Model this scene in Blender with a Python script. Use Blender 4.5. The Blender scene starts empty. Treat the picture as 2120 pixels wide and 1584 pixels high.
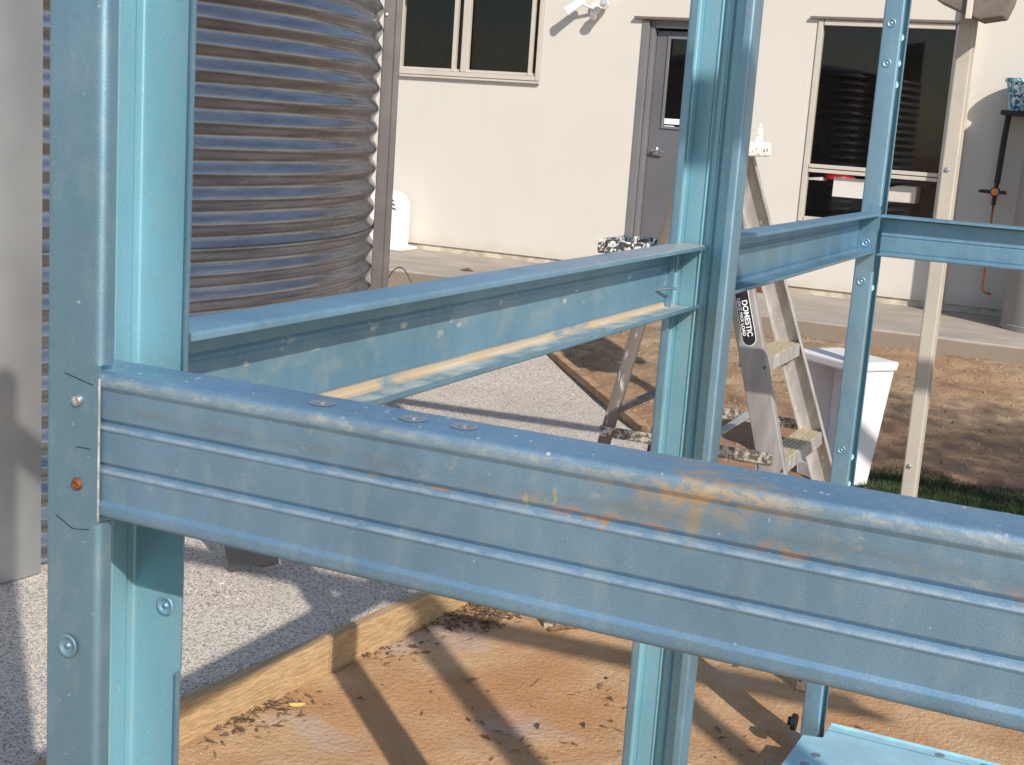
import bpy, bmesh, math, random
from mathutils import Vector, Matrix, noise
random.seed(7)
S = bpy.context.scene
COL = S.collection
R = math.radians

# ------------------------------------------------------------------ camera
cam = bpy.data.cameras.new('camera'); cob = bpy.data.objects.new('camera', cam); COL.objects.link(cob)
yaw, pit, rol, F = -0.42938339, 0.18876409, 0.0700811, 2819.475
CH = 1.6                                   # eye height over the dirt floor
f = Vector((math.sin(yaw)*math.cos(pit), math.cos(yaw)*math.cos(pit), -math.sin(pit)))
r = Vector((math.cos(yaw), -math.sin(yaw), 0)); u = r.cross(f)
r2 = r*math.cos(rol)+u*math.sin(rol); u2 = r2.cross(f)
cob.matrix_world = Matrix(((r2.x, u2.x, -f.x, 0), (r2.y, u2.y, -f.y, 0), (r2.z, u2.z, -f.z, CH), (0, 0, 0, 1)))
cam.sensor_fit = 'HORIZONTAL'; cam.sensor_width = 36; cam.lens = F/2120*36
cam.clip_start = 0.05; cam.clip_end = 3000
S.camera = cob
# ------------------------------------------------------------------ light
EL, AZ = R(33), R(133.1)
w = bpy.data.worlds.new('World'); S.world = w; w.use_nodes = True
nt = w.node_tree; nt.nodes.clear()
sky = nt.nodes.new('ShaderNodeTexSky'); sky.sky_type = 'NISHITA'; sky.sun_disc = False
sky.sun_elevation = EL; sky.sun_rotation = AZ; sky.dust_density = 0.6
bg = nt.nodes.new('ShaderNodeBackground'); bg.inputs[1].default_value = 0.135
wo = nt.nodes.new('ShaderNodeOutputWorld')
nt.links.new(sky.outputs[0], bg.inputs[0]); nt.links.new(bg.outputs[0], wo.inputs[0])
sl = bpy.data.lights.new('sun', 'SUN'); sl.energy = 4.6; sl.angle = R(0.53); sl.color = (1, 0.93, 0.83)
so = bpy.data.objects.new('sun', sl); COL.objects.link(so)
td = Vector((math.sin(AZ)*math.cos(EL), math.cos(AZ)*math.cos(EL), math.sin(EL)))
so.rotation_euler = td.to_track_quat('Z', 'Y').to_euler(); so.location = td*30
S.view_settings.view_transform = 'Standard'; S.view_settings.look = 'None'
S.view_settings.exposure = 0.2; S.view_settings.gamma = 1; S.view_settings.use_curve_mapping = False

# ------------------------------------------------------------------ node helpers
class NT:
    def __init__(s, name, rough=0.6, metal=0.0, base=(.5, .5, .5), spec=None):
        m = bpy.data.materials.new(name); m.use_nodes = True; s.m = m; s.t = m.node_tree
        s.b = s.t.nodes['Principled BSDF']; s.b.inputs['Base Color'].default_value = (*base, 1)
        s.b.inputs['Roughness'].default_value = rough; s.b.inputs['Metallic'].default_value = metal
        if spec is not None: s.b.inputs['Specular IOR Level'].default_value = spec
        g = s.n('ShaderNodeNewGeometry'); s.pos = g.outputs['Position']; s.nrm = g.outputs['Normal']
        sp = s.n('ShaderNodeSeparateXYZ'); s.l(s.pos, sp.inputs[0]); s.x, s.y, s.z = sp.outputs
    def n(s, k): return s.t.nodes.new(k)
    def l(s, a, b):
        if hasattr(a, 'links') or isinstance(a, bpy.types.NodeSocket): s.t.links.new(a, b)
        else: b.default_value = a
    def ma(s, op, a, b=0, c=0, clamp=False):
        k = s.n('ShaderNodeMath'); k.operation = op; k.use_clamp = clamp
        s.l(a, k.inputs[0]); s.l(b, k.inputs[1]); s.l(c, k.inputs[2]); return k.outputs[0]
    def add(s, a, b): return s.ma('ADD', a, b)
    def mul(s, a, b): return s.ma('MULTIPLY', a, b)
    def band(s, v, c, wd):                      # 1 at c, 0 at distance wd
        return s.ma('SUBTRACT', 1, s.ma('DIVIDE', s.ma('ABSOLUTE', s.ma('SUBTRACT', v, c)), wd), clamp=True)
    def ramp(s, v, a, b):
        k = s.n('ShaderNodeMapRange'); k.interpolation_type = 'SMOOTHSTEP'; s.l(v, k.inputs[0])
        k.inputs[1].default_value = a; k.inputs[2].default_value = b; return k.outputs[0]
    def vec(s, sc):
        k = s.n('ShaderNodeMapping'); s.l(s.pos, k.inputs[0]); k.inputs['Scale'].default_value = sc; return k.outputs[0]
    def noise(s, scale, det=4, stretch=(1, 1, 1), rough=0.55, dist=0):
        k = s.n('ShaderNodeTexNoise'); s.l(s.vec(stretch), k.inputs[0]); k.inputs['Scale'].default_value = scale
        k.inputs['Detail'].default_value = det; k.inputs['Roughness'].default_value = rough; k.inputs['Distortion'].default_value = dist
        return k.outputs[0]
    def voro(s, scale, feat='F1', stretch=(1, 1, 1), out='Distance'):
        k = s.n('ShaderNodeTexVoronoi'); k.feature = feat; s.l(s.vec(stretch), k.inputs[0]); k.inputs['Scale'].default_value = scale
        return k.outputs[out]
    def mix(s, fac, a, b):
        k = s.n('ShaderNodeMix'); k.data_type = 'RGBA'; s.l(fac, k.inputs[0])
        for v, i in ((a, 6), (b, 7)):
            if isinstance(v, tuple): k.inputs[i].default_value = (*v, 1)
            else: s.l(v, k.inputs[i])
        return k.outputs[2]
    def col(s, c): s.l(c, s.b.inputs['Base Color'])
    def rough(s, c): s.l(c, s.b.inputs['Roughness'])
    def bump(s, h, dist=0.002, st=1.0):
        k = s.n('ShaderNodeBump'); s.l(h, k.inputs['Height']); k.inputs['Distance'].default_value = dist
        k.inputs['Strength'].default_value = st; s.l(k.outputs[0], s.b.inputs['Normal'])
    def grain(s, c, amt=.25, scale=60):
        g = s.noise(scale, 5); return s.mix(s.mul(s.ramp(g, .35, .7), amt), c, tuple(0 for _ in range(3)))

def blue_steel(name, base=(.165, .315, .42), dirt=None, metal=.55, rough=.42):
    t = NT(name, rough, metal)
    a = t.noise(9, 4, (1, 1, .35)); b = t.noise(70, 4, (1, 1, .5)); c = t.noise(900, 2)
    col = t.mix(t.ramp(a, .35, .7), base, tuple(min(1, k*1.22+.012) for k in base))
    col = t.mix(t.mul(t.ramp(b, .45, .8), .42), col, (.33, .42, .44))
    col = t.mix(t.mul(t.ramp(c, .42, .7), .28), col, tuple(k*.62 for k in base))
    sp = t.mul(t.ramp(t.noise(160, 3), .70, .76), .55)             # pale scuffs
    col = t.mix(sp, col, (.62, .72, .74))
    scr = t.mul(t.ramp(t.noise(55, 3, (.25, .25, 9), .7, .8), .715, .735), t.ramp(t.noise(6, 2), .48, .56)); col = t.mix(t.mul(scr, .5), col, (.55, .62, .64))
    rg = t.add(t.mul(b, .18), rough-.06)
    if dirt == 'near':
        n1 = t.noise(45, 6, (.45, 1, 1.3), .65); n2 = t.noise(16, 4, (1, 1, 1)); n3 = t.noise(150, 5, (.6, 1, 1), .7)
        zl = t.add(t.z, t.mul(t.ma('SUBTRACT', n1, .5), .012))
        line = t.mul(t.band(zl, 1.3900, .0065), t.mul(t.ramp(n1, .44, .60), t.ramp(t.x, -.47, -.22)))
        line = t.mul(line, t.ramp(t.z, 1.3850, 1.3870))
        col = t.mix(t.mul(t.ma('MULTIPLY', line, t.ramp(n3, .44, .54)), .9), col, (.50, .29, .15))
        blob = t.mul(t.mul(t.band(t.x, -.195, .075), t.band(zl, 1.413, .020)), t.ramp(n2, .36, .56))
        col = t.mix(t.ma('MULTIPLY', t.mul(blob, t.ramp(n3, .34, .60)), 1.6, clamp=True), col, t.mix(n3, (.50, .34, .18), (.42, .36, .26)))
        drip = t.mul(t.mul(t.band(t.x, -.20, .05), t.band(t.z, 1.396, .02)), t.ramp(t.noise(70, 3, (1, 1, .2)), .5, .68))
        col = t.mix(t.mul(drip, .7), col, (.48, .36, .18))
        chalk = t.mul(t.mul(t.ramp(n3, .52, .66), t.ramp(n2, .42, .62)), t.mul(t.ramp(t.z, 1.379, 1.386), t.ramp(t.x, -.52, -.42)))
        col = t.mix(t.mul(chalk, .30), col, (.60, .56, .45))
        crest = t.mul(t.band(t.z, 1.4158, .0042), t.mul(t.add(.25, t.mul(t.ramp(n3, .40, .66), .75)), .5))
        col = t.mix(crest, col, (.66, .66, .58))  # rounded top edge: painted highlight broken up by dust
        spots = t.mul(t.ramp(t.voro(120), .20, .12), t.mul(t.ramp(t.z, 1.4185, 1.4195), t.ramp(t.noise(26, 2), .46, .58)))
        col = t.mix(spots, col, (.75, .72, .68))
        for (bx, bz, bw, bh) in ((-.2515, 1.3875, .0035, .006), (-.299, 1.391, .0025, .007), (-.281, 1.396, .002, .006), (-.4, 1.388, .006, .0022), (-.355, 1.3865, .012, .0014)):
            e = t.mul(t.band(t.add(t.x, t.mul(t.ma('SUBTRACT', n3, .5), .006)), bx, bw), t.band(zl, bz, bh))
            col = t.mix(t.mul(t.ramp(e, .12, .45), .75), col, (.50, .30, .14) if bx < -.33 or bx > -.26 else (.46, .45, .28))
        hb = t.ma('MAXIMUM', t.band(t.z, 1.3843, .0016), t.band(t.z, 1.3548, .0016)); col = t.mix(t.mul(hb, t.ramp(n3, .3, .6)), col, (.42, .50, .54))  # groove highlights painted in: paler scuffed colour on the lower facets
        dk = t.mul(t.band(t.z, 1.3975, .006), t.ramp(n1, .4, .6))
        col = t.mix(t.mul(dk, .35), col, (.20, .20, .16))
    if dirt == 'sand':
        n1 = t.noise(22, 5, (1, .5, 1)); n2 = t.noise(60, 5, (1, .5, 1.6))
        m = t.mul(t.ramp(t.add(t.z, t.mul(t.ma('SUBTRACT', n1, .5), .006)), 1.352, 1.3475), t.ramp(t.x, -.6105, -.6125))
        m = t.mul(m, t.ramp(n1, .24, .44)); crn = t.ma('MAXIMUM', t.ramp(t.x, -.6375, -.6435), t.mul(t.ramp(n2, .40, .62), .55)); m = t.mul(m, t.add(.25, t.mul(crn, .75)))
        col = t.mix(t.mul(m, .95), col, t.mix(t.ramp(t.x, -.636, -.645), (.56, .57, .52), (.57, .45, .31)))
        wsh = t.mul(t.ramp(n1, .5, .66), t.band(t.z, 1.385, .035)); col = t.mix(t.mul(wsh, .35), col, (.50, .54, .50))
        pale = t.mul(t.mul(t.ramp(t.z, 1.3445, 1.3425), t.ramp(n1, .48, .62)), t.ramp(t.x, -.6105, -.6125))
        col = t.mix(t.mul(pale, .6), col, (.62, .62, .56))
        sp2 = t.mul(t.mul(t.ramp(t.voro(55, stretch=(1, .5, 1)), .26, .16), t.band(t.z, 1.392, .02)), t.ramp(n2, .45, .6))
        col = t.mix(sp2, col, (.75, .74, .66))
        top = t.mul(t.ramp(t.z, 1.4355, 1.4365), t.mul(t.ramp(t.y, .9, 2.2), .75))
        col = t.mix(t.mul(top, t.ramp(n1, .25, .5)), col, (.60, .52, .46))
        rg = t.add(rg, t.mul(m, .4))
    if dirt == 'light':
        n2 = t.noise(14, 4); col = t.mix(t.mul(t.ramp(n2, .52, .70), .10), col, (.45, .38, .28))
    t.col(col); t.rough(rg)
    t.bump(t.add(t.mul(c, .3), t.mul(t.noise(14, 3, (1, 1, .4)), 1.0)), .0009, .45)
    return t.m

def simple(name, base, rough=.5, metal=0., vary=.2, scale=30, bump=0., bscale=200, spec=None):
    t = NT(name, rough, metal, base, spec)
    g = t.noise(scale, 6, rough=.6)
    t.col(t.mix(t.ramp(g, .3, .72), tuple(k*(1-vary) for k in base), tuple(min(1, k*(1+vary*.6)) for k in base)))
    if bump: t.bump(t.noise(bscale, 4), bump, .8)
    return t.m

M = {}
M['blue'] = blue_steel('blue_coated_steel')
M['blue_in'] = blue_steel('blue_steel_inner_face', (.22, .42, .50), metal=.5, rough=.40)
M['blue_near'] = blue_steel('blue_steel_with_mud', (.155, .275, .39), dirt='near', metal=.62, rough=.44)
M['blue_sand'] = blue_steel('blue_steel_with_sand', dirt='sand')
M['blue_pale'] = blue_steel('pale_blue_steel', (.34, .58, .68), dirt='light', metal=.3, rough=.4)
M['blue_mid'] = blue_steel('blue_steel_weathered', (.18, .32, .42), dirt='light', metal=.74, rough=.44)
t = NT('galvanised_sheet', .34, .92)
a = t.noise(5, 4, (1, 1, 8)); b = t.noise(120, 3)
t.col(t.mix(t.ramp(a, .3, .7), (.225, .235, .265), (.31, .32, .355))); t.rough(t.add(t.mul(a, .05), .25)); t.bump(b, .0004, .3)
M['zinc'] = t.m
t = NT('plain_sheet_metal', .45, .7)
a = t.noise(1.6, 3, (1, 1, .7)); t.col(t.mix(t.ramp(a, .35, .7), (.30, .31, .32), (.42, .43, .43))); M['sheet'] = t.m
M['channel'] = simple('brown_grey_channel', (.125, .112, .112), .5, .35, .15, 8)
M['bluegrey'] = simple('dark_grey_paint', (.145, .15, .18), .5, 0, .1, 4)
M['screw'] = simple('zinc_screw', (.55, .56, .58), .35, .9, .2, 300)
M['rusty'] = simple('rusty_screw', (.22, .08, .03), .6, .4, .5, 900)
t = NT('white_render', .9, 0)
g = t.noise(1.3, 4); c = t.noise(240, 3); d = t.noise(6, 5, (1, 1, .4))
cw = t.mix(t.mul(t.ramp(d, .5, .8), .14), t.mix(g, (.56, .53, .48), (.60, .57, .52)), (.48, .44, .38))
spl = t.mul(t.ramp(t.add(t.z, t.mul(t.noise(7, 5), .25)), .72, .52), .35); cw = t.mix(spl, cw, (.42, .33, .22))
cw = t.mix(t.mul(t.ramp(t.noise(5, 4, (4, 1, .18), .6), .60, .75), .05), cw, (.36, .33, .28)); t.col(cw); t.bump(c, .0015, .6); M['stucco'] = t.m
t = NT('footing_concrete', .9); g = t.noise(9, 6); t.col(t.mix(t.ramp(g, .35, .7), (.38, .33, .26), (.60, .55, .45))); t.bump(g, .004, .6); M['footing'] = t.m
t = NT('path_concrete', .85); g = t.noise(2.2, 6, (1, 1.6, 1)); h = t.noise(90, 4)
t.col(t.mix(t.mul(t.ramp(h, .4, .7), .25), t.mix(t.ramp(g, .35, .68), (.33, .285, .24), (.42, .37, .315)), (.22, .19, .16))); t.col(t.mix(t.mul(t.ramp(t.add(t.z, t.mul(g, .03)), .412, .398), .75), t.b.inputs['Base Color'].links[0].from_socket, (.20, .155, .11))); t.bump(h, .002, .6); M['concrete'] = t.m
M['frame'] = simple('cream_aluminium', (.55, .50, .44), .4, .1, .06, 5)
M['frame_dark'] = simple('window_gasket', (.03, .027, .025), .6)
M['door'] = simple('grey_door_paint', (.125, .123, .138), .42, 0, .08, 3)
M['jamb'] = simple('grey_jamb_paint', (.165, .16, .168), .45, 0, .08, 3)
M['fascia'] = simple('brown_flashing', (.16, .13, .11), .5)
M['dark'] = simple('dark_room', (.30, .25, .20), .9, 0, .3, 2)
M['chrome'] = simple('satin_chrome', (.75, .72, .70), .22, 1, .1, 20)
M['white'] = simple('white_plastic', (.82, .80, .78), .4, 0, .05, 4)
M['tub'] = simple('white_planter', (.80, .77, .78), .35, 0, .05, 4)
M['paper'] = simple('white_paper', (.85, .86, .88), .7, 0, .03)
M['black'] = simple('black_plastic', (.012, .012, .014), .35)
M['pipe'] = simple('pipe_lagging', (.035, .035, .04), .8, 0, .4, 200, .002, 400)
M['copper'] = simple('copper', (.60, .22, .08), .35, .9, .25, 60)
M['orange'] = simple('orange_plastic', (.90, .25, .02), .35)
M['red'] = simple('red_plastic', (.55, .02, .04), .4)
M['cream'] = simple('cream_post_paint', (.46, .42, .36), .45, .05, .08, 6)
M['cream2'] = simple('cream_trim', (.60, .56, .48), .45, 0, .06, 6)
M['polytank'] = simple('grey_tank', (.30, .27, .25), .55, 0, .1, 2)
M['terracotta'] = simple('terracotta', (.16, .05, .03), .8, 0, .5, 60)
t = NT('glass', .05); t.t.nodes.remove(t.b); tr = t.n('ShaderNodeBsdfTransparent'); tr.inputs[0].default_value = (.93, .92, .90, 1)
gl = t.n('ShaderNodeBsdfGlossy'); gl.inputs['Roughness'].default_value = .02; fr = t.n('ShaderNodeFresnel'); fr.inputs[0].default_value = 1.5
ms = t.n('ShaderNodeMixShader'); bf = t.n('ShaderNodeNewGeometry'); t.l(t.mul(fr.outputs[0], t.ma('SUBTRACT', 1, bf.outputs['Backfacing'])), ms.inputs[0]); t.l(tr.outputs[0], ms.inputs[1]); t.l(gl.outputs[0], ms.inputs[2])
t.l(ms.outputs[0], t.t.nodes['Material Output'].inputs[0]); M['glass'] = t.m
# ladder aluminium with paint spatters
t = NT('ladder_aluminium', .5, .4)
g = t.noise(30, 5, (1, 1, .25)); sp = t.ramp(t.voro(38, stretch=(1, 1, .55)), .17, .12); sp = t.mul(sp, t.ramp(t.noise(9, 3), .50, .58))
st = t.ramp(t.noise(120, 5, (1, 1, .2), .7), .66, .70)
c = t.mix(t.ramp(g, .35, .7), (.40, .385, .375), (.56, .545, .53)); sp = t.ma('MAXIMUM', sp, t.mul(st, .8))
t.col(t.mix(sp, c, (.80, .78, .74))); t.l(t.mul(t.ma('SUBTRACT', 1, sp), .4), t.b.inputs['Metallic']); M['alu'] = t.m
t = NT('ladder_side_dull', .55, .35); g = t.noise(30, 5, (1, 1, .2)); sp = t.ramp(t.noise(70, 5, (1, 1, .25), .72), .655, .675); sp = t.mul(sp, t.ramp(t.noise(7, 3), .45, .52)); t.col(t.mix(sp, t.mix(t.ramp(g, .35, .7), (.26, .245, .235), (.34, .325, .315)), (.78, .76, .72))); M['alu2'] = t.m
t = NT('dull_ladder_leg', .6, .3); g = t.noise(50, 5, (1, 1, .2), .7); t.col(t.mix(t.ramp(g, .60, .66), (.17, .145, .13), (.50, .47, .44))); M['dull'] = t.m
t = NT('ladder_tread', .6, .3); g = t.noise(80, 5); t.col(t.mix(t.ramp(g, .4, .7), (.46, .38, .24), (.66, .58, .44))); M['tread'] = t.m
t = NT('dirty_ladder_bar', .7, .3); g = t.noise(60, 6, rough=.7); t.col(t.mix(t.ramp(g, .45, .58), (.12, .105, .08), (.50, .46, .40))); M['dirtybar'] = t.m
t = NT('spattered_plastic', .5); g = t.noise(34, 6, (1, 1, 1), .72, 1.2)
t.col(t.mix(t.ramp(g, .50, .54), (.05, .05, .055), (.80, .77, .70))); t.bump(g, .004, .6); M['spatter'] = t.m
t = NT('spattered_cap', .5); g = t.noise(60, 6, (1, 1, 1), .72, 1.2)
t.col(t.mix(t.ramp(g, .40, .46), (.06, .05, .04), (.80, .77, .72))); M['spatter2'] = t.m
t = NT('blue_spatter', .3); g = t.noise(22, 5, (1, 1, .6), .6, 1.5); h = t.noise(30, 4)
t.col(t.mix(t.ramp(g, .50, .56), t.mix(t.ramp(h, .45, .55), (.02, .10, .20), (.05, .35, .50)), (.70, .80, .85))); M['bluebucket'] = t.m
# soil
t = NT('clay_soil', .95)
a = t.noise(1.1, 5); b = t.noise(5, 6, rough=.65); c = t.noise(60, 5, rough=.7); v = t.voro(160)
near = t.mix(t.ramp(b, .35, .66), (.47, .27, .13), (.58, .375, .205)); near = t.mix(t.mul(t.ramp(a, .50, .62), .75), near, (.46, .22, .09))
near = t.mix(t.mul(t.ramp(t.noise(2.3, 3, (1, 1, 1)), .55, .68), .6), near, (.46, .38, .33))
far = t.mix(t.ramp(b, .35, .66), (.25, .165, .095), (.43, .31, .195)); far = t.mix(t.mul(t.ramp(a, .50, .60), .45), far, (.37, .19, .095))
far = t.mix(t.mul(t.ramp(t.noise(2.2, 5, (.5, 2.6, 1), .65), .50, .62), .55), far, (.17, .115, .075))  # far soil darkened and streaked, broad shade put into its colour
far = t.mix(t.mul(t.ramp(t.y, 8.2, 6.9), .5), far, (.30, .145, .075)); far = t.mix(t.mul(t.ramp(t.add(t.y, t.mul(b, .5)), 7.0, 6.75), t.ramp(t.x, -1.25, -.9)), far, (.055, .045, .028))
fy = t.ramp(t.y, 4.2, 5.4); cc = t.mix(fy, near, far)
cc = t.mix(t.mul(t.ramp(c, .55, .75), t.add(.25, t.mul(fy, .4))), cc, (.12, .075, .045))
gr = t.mul(t.ramp(v, .22, .12), t.mul(t.ramp(t.noise(3.5, 4), .5, .62), .6)); cc = t.mix(gr, cc, (.60, .52, .42))
cr = t.ramp(t.voro(7, 'DISTANCE_TO_EDGE'), .0, .018); cc = t.mix(t.mul(t.mul(t.ma('SUBTRACT', 1, cr), t.ramp(t.noise(1.7, 3), .52, .6)), .35), cc, (.20, .11, .06))
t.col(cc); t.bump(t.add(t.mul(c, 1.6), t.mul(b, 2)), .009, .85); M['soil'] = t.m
M['clod'] = simple('soil_clods', (.27, .185, .11), .95, 0, .5, 9, .004, 120)
t = NT('gravel_bed', .95)
v = t.voro(120, out='Color'); a = t.noise(1.6, 4); c = t.noise(110, 4, rough=.75); dk = t.noise(150, 3, rough=.7); fn = t.noise(420, 2)
sv = t.n('ShaderNodeSeparateColor'); t.l(v, sv.inputs[0])
cc = t.mix(t.ramp(a, .35, .65), (.60, .525, .45), (.70, .62, .53))
cc = t.mix(t.mul(sv.outputs[0], .5), cc, (.82, .76, .68)); cc = t.mix(t.mul(t.ramp(sv.outputs[1], .70, .86), .6), cc, (.26, .22, .19))
cc = t.mix(t.mul(t.ramp(dk, .54, .60), .85), cc, (.10, .088, .085)); cc = t.mix(t.mul(t.ramp(fn, .55, .7), .4), cc, (.2, .17, .15))
t.col(cc); t.bump(t.add(c, t.mul(fn, .5)), .006, 1.0); M['gravel'] = t.m
M['stoneA'] = simple('pale_gravel', (.48, .43, .37), .9, 0, .45, 70)
M['stoneB'] = simple('dark_gravel', (.14, .125, .12), .9, 0, .4, 40)
def wood(name, a_, b_, st, sc=26):
    t = NT(name, .75); g = t.noise(sc, 5, st, .6, .4); h = t.noise(200, 3, st)
    t.col(t.mix(t.mul(t.ramp(h, .5, .7), .35), t.mix(t.ramp(g, .35, .65), a_, b_), tuple(k*.45 for k in a_)))
    t.bump(g, .003, .6); return t.m
M['timber'] = wood('treated_pine', (.33, .21, .10), (.50, .345, .185), (5, .10, 5), 40)
M['timber_top'] = wood('weathered_pine', (.27, .21, .145), (.38, .31, .225), (1.6, .04, 1), 40)
M['plank'] = wood('sawn_plank', (.26, .15, .08), (.42, .27, .16), (.6, .6, 1), 20)
M['leaf'] = simple('dry_leaves', (.20, .12, .065), .9, 0, .7, 30)
M['leafy'] = simple('yellow_leaf', (.60, .38, .10), .7, 0, .2, 30)
t = NT('lawn', .8); g = t.noise(7, 4); t.col(t.mix(t.ramp(g, .35, .65), (.022, .045, .013), (.05, .08, .022))); M['grass'] = t.m

# ------------------------------------------------------------------ mesh helpers
class MB:
    def __init__(s): s.v = []; s.f = []; s.inner = set()
    def box(s, x0, x1, y0, y1, z0, z1):
        return s.hexa([(x0, y0, z0), (x1, y0, z0), (x1, y1, z0), (x0, y1, z0), (x0, y0, z1), (x1, y0, z1), (x1, y1, z1), (x0, y1, z1)])
    def hexa(s, p):
        n = len(s.v); s.v += [tuple(q) for q in p]
        for q in ((0, 3, 2, 1), (4, 5, 6, 7), (0, 1, 5, 4), (1, 2, 6, 5), (2, 3, 7, 6), (3, 0, 4, 7)): s.f.append(tuple(n+k for k in q))
        return s
    def bar(s, a, b, wd, ht, side=None):       # box along a segment
        a = Vector(a); b = Vector(b); d = (b-a).normalized(); side = Vector(side) if side else d.cross(Vector((0, 0, 1)))
        side = (side-d*side.dot(d)).normalized(); up = side.cross(d); A = []
        for p in (a, b):
            for i, j in ((-1, -1), (1, -1), (1, 1), (-1, 1)): A.append(p+side*(i*wd/2)+up*(j*ht/2))
        return s.hexa(A)
    def tube(s, pts, rad, n=10, caps=True):
        pts = [Vector(p) for p in pts]; rad = rad if isinstance(rad, (list, tuple)) else [rad]*len(pts); base = len(s.v)
        ref = None
        for i, p in enumerate(pts):
            d = (pts[min(i+1, len(pts)-1)]-pts[max(i-1, 0)]).normalized()
            if ref is None: ref = d.orthogonal().normalized()
            ref = (ref-d*ref.dot(d)).normalized(); q = d.cross(ref)
            for k in range(n):
                a = 2*math.pi*k/n; s.v.append(tuple(p+(ref*math.cos(a)+q*math.sin(a))*rad[i]))
        for i in range(len(pts)-1):
            for k in range(n):
                s.f.append((base+i*n+k, base+i*n+(k+1) % n, base+(i+1)*n+(k+1) % n, base+(i+1)*n+k))
        if caps:
            s.f.append(tuple(base+k for k in reversed(range(n)))); s.f.append(tuple(base+(len(pts)-1)*n+k for k in range(n)))
        return s
    def prism(s, poly, o, a, b, l, length):     # poly (a,b) coords, extruded along l
        o, a, b, l = map(Vector, (o, a, b, l)); n = len(poly); k = len(s.v)
        for t_ in (0, length):
            for p in poly: s.v.append(tuple(o+a*p[0]+b*p[1]+l*t_))
        for i in range(n): s.f.append((k+i, k+(i+1) % n, k+n+(i+1) % n, k+n+i))
        s.f.append(tuple(k+i for i in range(n))); s.f.append(tuple(k+n+i for i in reversed(range(n)))); return s
    def strip(s, path, th, o, a, b, l, length, segs=1, wob=0):  # thin folded sheet: path offset to both sides
        o, a, b, l = map(Vector, (o, a, b, l)); n = len(path); L = []; Rr = []
        for i in range(n):
            p0 = path[max(i-1, 0)]; p1 = path[min(i+1, n-1)]; dx, dy = p1[0]-p0[0], p1[1]-p0[1]; q = math.hypot(dx, dy) or 1
            nx, ny = -dy/q*th/2, dx/q*th/2; L.append((path[i][0]+nx, path[i][1]+ny)); Rr.append((path[i][0]-nx, path[i][1]-ny))
        loop = L+Rr[::-1]; m = len(loop); k = len(s.v)
        for j in range(segs+1):
            t_ = length*j/segs
            for p in loop: s.v.append(tuple(o+a*p[0]+b*p[1]+l*t_))
        for j in range(segs):
            for i in range(m):
                if i < n-1: s.inner.add(len(s.f))
                s.f.append((k+j*m+i, k+j*m+(i+1) % m, k+(j+1)*m+(i+1) % m, k+(j+1)*m+i))
        for j, rv in ((0, False), (segs, True)):
            for i in range(n-1):
                q = (k+j*m+i, k+j*m+i+1, k+j*m+m-2-i, k+j*m+m-1-i); s.f.append(q[::-1] if rv else q)
        return s
    def lathe(s, prof, c, n=32, axis=(0, 0, 1)):
        ax = Vector(axis).normalized(); e1 = ax.orthogonal().normalized(); e2 = ax.cross(e1); c = Vector(c); k = len(s.v)
        for (rr, h) in prof:
            for i in range(n):
                a = 2*math.pi*i/n; s.v.append(tuple(c+ax*h+(e1*math.cos(a)+e2*math.sin(a))*max(rr, 1e-5)))
        for j in range(len(prof)-1):
            for i in range(n): s.f.append((k+j*n+i, k+j*n+(i+1) % n, k+(j+1)*n+(i+1) % n, k+(j+1)*n+i))
        return s
    def build(s, name, mat, parent=None, smooth=False, bevel=0, label=None, auto=None, fixn=True):
        me = bpy.data.meshes.new(name); me.from_pydata(s.v, [], s.f)
        if fixn:
            bm = bmesh.new(); bm.from_mesh(me); bmesh.ops.recalc_face_normals(bm, faces=bm.faces); bm.to_mesh(me); bm.free()
        if isinstance(mat, tuple):
            me.materials.append(mat[0]); me.materials.append(mat[1])
            for i in s.inner: me.polygons[i].material_index = 1
        else: me.materials.append(mat)
        o = bpy.data.objects.new(name, me); COL.objects.link(o)
        if parent: o.parent = parent; o.matrix_parent_inverse = Matrix.Translation(-world_loc(parent))
        if smooth:
            me.polygons.foreach_set('use_smooth', [True]*len(me.polygons))
            if auto:
                me.set_sharp_from_angle(angle=R(auto))
        if bevel:
            md = o.modifiers.new('bevel', 'BEVEL'); md.width = bevel; md.segments = 2; md.limit_method = 'ANGLE'; md.angle_limit = R(40)
        if label: o['label'] = label
        return o
def tag(o, label, cat, group=None):
    o['label'] = label; o['category'] = cat
    if group: o['group'] = group
    return o
def kind(o, k='structure'): o['kind'] = k; return o
def thing(name, loc, label, cat, group=None):
    o = bpy.data.objects.new(name, None); COL.objects.link(o); o.location = loc; o.empty_display_size = .1
    return tag(o, label, cat, group)
def world_loc(o):
    m = Matrix()
    while o: m = o.matrix_parent_inverse @ Matrix.Translation(o.location) @ m if o.parent else Matrix.Translation(o.location) @ m; o = o.parent
    return m.translation
def instance(src, name, loc, parent, mat=None, rot=None):
    o = bpy.data.objects.new(name, src.data); COL.objects.link(o); o.parent = parent
    o.location = Vector(loc)-world_loc(parent)
    if rot: o.rotation_euler = rot
    return o

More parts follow.
